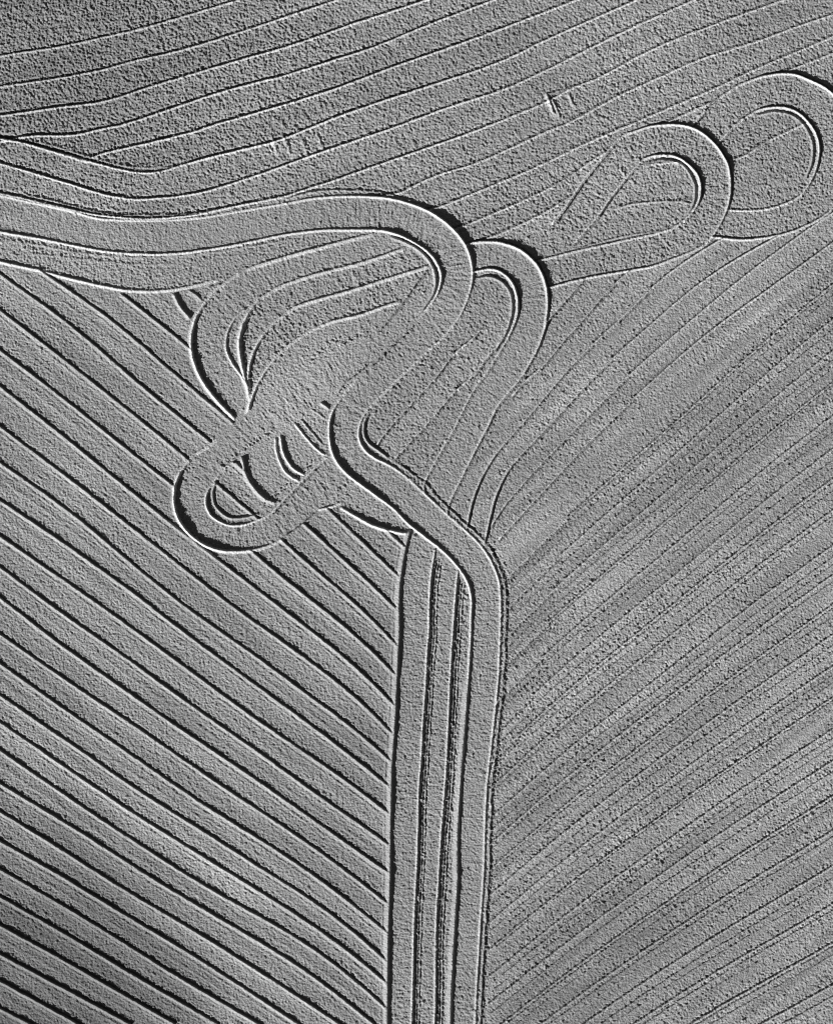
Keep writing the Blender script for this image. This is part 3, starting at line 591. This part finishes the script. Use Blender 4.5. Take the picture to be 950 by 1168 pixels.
# ------------------------------------------------------------------ cut the sheet of soil into its bands and tracks
def components(K):
    """connected pieces of equal key on the face grid -> label grid, sizes"""
    par = []
    def find(a):
        while par[a] != a: par[a] = par[par[a]]; a = par[a]
        return a
    lab = np.zeros(K.shape, np.int64); prev = None
    for j in range(K.shape[0]):
        row = K[j]; st = np.concatenate([[0], np.flatnonzero(np.diff(row)) + 1]); en = np.append(st[1:], len(row))
        base = len(par); par.extend(range(base, base + len(st))); keys = row[st]
        if prev is not None:
            ps, pe, pk, pb = prev; a = b = 0
            while a < len(st) and b < len(ps):
                if st[a] < pe[b] and ps[b] < en[a] and keys[a] == pk[b]:
                    x, y = find(base + a), find(pb + b)
                    if x != y: par[max(x, y)] = min(x, y)
                if en[a] < pe[b]: a += 1
                else: b += 1
        lab[j] = np.repeat(np.arange(base, base + len(st)), en - st); prev = (st, en, keys, base)
    root = np.array([find(i) for i in range(len(par))]); lab = root[lab]
    u, inv, cnt = np.unique(lab, return_inverse=True, return_counts=True)
    return inv.reshape(K.shape), cnt
KF = ID[:-1, :-1].copy(); RF_ = RG[:-1, :-1].copy()
for _ in range(3):                                           # crumbs join the soil beside them
    lab, cnt = components(KF); small = cnt[lab] < 500
    if not small.any(): break
    for ax, st in ((1, 1), (0, 1), (1, -1), (0, -1)):
        for rep in range(60):
            nb = np.roll(KF, st, ax); ns = np.roll(small, st, ax); w = small & ~ns & (nb != KF)
            edge = [slice(None)] * 2; edge[ax] = 0 if st == 1 else -1; w[tuple(edge)] = False
            if not w.any(): break
            KF[w] = nb[w]; small[w] = False
comp, ccnt = components(KF)
piece = np.zeros_like(KF); pieces = {}
for k in things:
    cs = [c for c in np.unique(comp[KF == k])]; cs.sort(key=lambda c: -ccnt[c])
    for n, c in enumerate(cs): pieces[(k, n)] = int(c)
ckey = {c: kn for kn, c in pieces.items()}
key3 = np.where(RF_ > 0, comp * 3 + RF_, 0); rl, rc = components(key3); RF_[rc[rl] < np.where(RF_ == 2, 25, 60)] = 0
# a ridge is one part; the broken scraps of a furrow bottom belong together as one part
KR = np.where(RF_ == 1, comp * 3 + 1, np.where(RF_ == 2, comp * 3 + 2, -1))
V = np.stack([(X - W / 2) * PX, (HT / 2 - Y) * PX, H * PX], -1).reshape(-1, 3).astype(np.float32)
gi = np.arange(nx * ny).reshape(ny, nx)
F = np.stack([gi[1:, :-1], gi[1:, 1:], gi[:-1, 1:], gi[:-1, :-1]], -1).reshape(-1, 4)
def split(key):
    f = key.ravel(); order = np.argsort(f, kind='stable'); fs = f[order]; cuts = np.flatnonzero(np.diff(fs)) + 1
    return {int(f[g_[0]]): F[g_] for g_ in np.split(order, cuts)}
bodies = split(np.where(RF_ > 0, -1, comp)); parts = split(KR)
def mesh_from(faces, name, mat, origin):
    u, inv = np.unique(faces, return_inverse=True); inv = inv.reshape(-1).astype(np.int32); n = len(faces)
    me = bpy.data.meshes.new(name)
    me.vertices.add(len(u)); me.vertices.foreach_set('co', (V[u] - origin).astype(np.float32).ravel())
    me.loops.add(4 * n); me.loops.foreach_set('vertex_index', inv)
    me.polygons.add(n); me.polygons.foreach_set('loop_start', np.arange(0, 4 * n, 4, dtype=np.int32))
    me.polygons.foreach_set('use_smooth', np.ones(n, bool))
    me.update(calc_edges=True); me.materials.append(mat)
    return me
PIECE = {(13, 1): 'slanting upper band that ends against the top of the second hook bend',
 (13, 2): 'narrow upper slice of the ground enclosed by the cropped loop at the right edge',
 (13, 3): 'tiny scrap of soil wedged between the tops of the teardrop loop and the cropped loop',
 (14, 1): 'large lower part of the ground enclosed by the cropped loop at the right edge',
 (15, 1): 'small dark wedge of soil below the teardrop loop arm, touching the second hook bend',
 (47, 1): 'short smooth band ending where the leftmost straight strip begins, under the curved dark scrap',
 (48, 1): 'short smooth band right of the lower left loop, second one down the straight strips',
 (49, 1): 'smooth band from the lower right arm of the lower left loop to the straight strips',
 (49, 2): 'upper half of the half moon island inside the lower left loop',
 (50, 2): 'lower half of the half moon island inside the lower left loop',
 (50, 1): 'smooth band starting at the bottom right curve of the lower left loop',
 (51, 1): 'smooth band starting directly beneath the bottom of the lower left loop'}                                                   # labels of further pieces of a band cut by a track
first_at = {}
for (k, n), c in pieces.items():
    name, label, cat, grp_ = things[k]
    f0 = bodies.get(c)
    if f0 is None: continue
    if n: label = PIECE.get((k, n), label)
    px, py = V[f0[:, 0], 0] / PX + W / 2, HT / 2 - V[f0[:, 0], 1] / PX
    if n and (px.min() > W or px.max() < 2 or py.min() > HT or py.max() < 2):   # beyond the photograph: the same band carrying on
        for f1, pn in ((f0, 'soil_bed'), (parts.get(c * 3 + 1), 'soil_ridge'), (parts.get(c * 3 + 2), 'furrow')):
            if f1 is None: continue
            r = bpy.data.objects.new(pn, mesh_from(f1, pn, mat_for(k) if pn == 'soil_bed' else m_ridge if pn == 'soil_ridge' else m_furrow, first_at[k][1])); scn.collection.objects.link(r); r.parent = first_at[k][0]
        continue
    o0 = V[f0[len(f0) // 2, 0]].copy(); o0[2] = 0
    o = bpy.data.objects.new(name, None); scn.collection.objects.link(o); o.location = o0.tolist(); o.empty_display_size = .5
    if n == 0: first_at[k] = (o, o0)
    o['label'] = label; o['category'] = cat
    if grp_: o['group'] = grp_
    bed = bpy.data.objects.new('soil_bed', mesh_from(f0, 'soil_bed', mat_for(k), o0)); scn.collection.objects.link(bed); bed.parent = o
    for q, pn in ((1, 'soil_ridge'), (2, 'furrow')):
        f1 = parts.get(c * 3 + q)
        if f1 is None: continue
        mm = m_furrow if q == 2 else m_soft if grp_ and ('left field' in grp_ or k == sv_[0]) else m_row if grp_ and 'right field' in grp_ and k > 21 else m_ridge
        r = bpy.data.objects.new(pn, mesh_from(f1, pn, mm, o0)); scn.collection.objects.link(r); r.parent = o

# ------------------------------------------------------------------ the plain round and under the modelled soil
x0, x1, y0, y1 = V[:, 0].min(), V[:, 0].max(), V[:, 1].min(), V[:, 1].max(); B = 2500
vs = [(-B, -B, 0), (B, -B, 0), (B, B, 0), (-B, B, 0), (x0, y0, 0), (x1, y0, 0), (x1, y1, 0), (x0, y1, 0),
      (x0, y0, -.6), (x1, y0, -.6), (x1, y1, -.6), (x0, y1, -.6)]
fc = [(0, 1, 5, 4), (1, 2, 6, 5), (2, 3, 7, 6), (3, 0, 4, 7), (4, 5, 9, 8), (5, 6, 10, 9), (6, 7, 11, 10), (7, 4, 8, 11), (8, 9, 10, 11)]
me = bpy.data.meshes.new('ground'); me.from_pydata(vs, [], fc); me.update(); me.materials.append(m_ground)
o = bpy.data.objects.new('ground', me); scn.collection.objects.link(o); o['kind'] = 'structure'
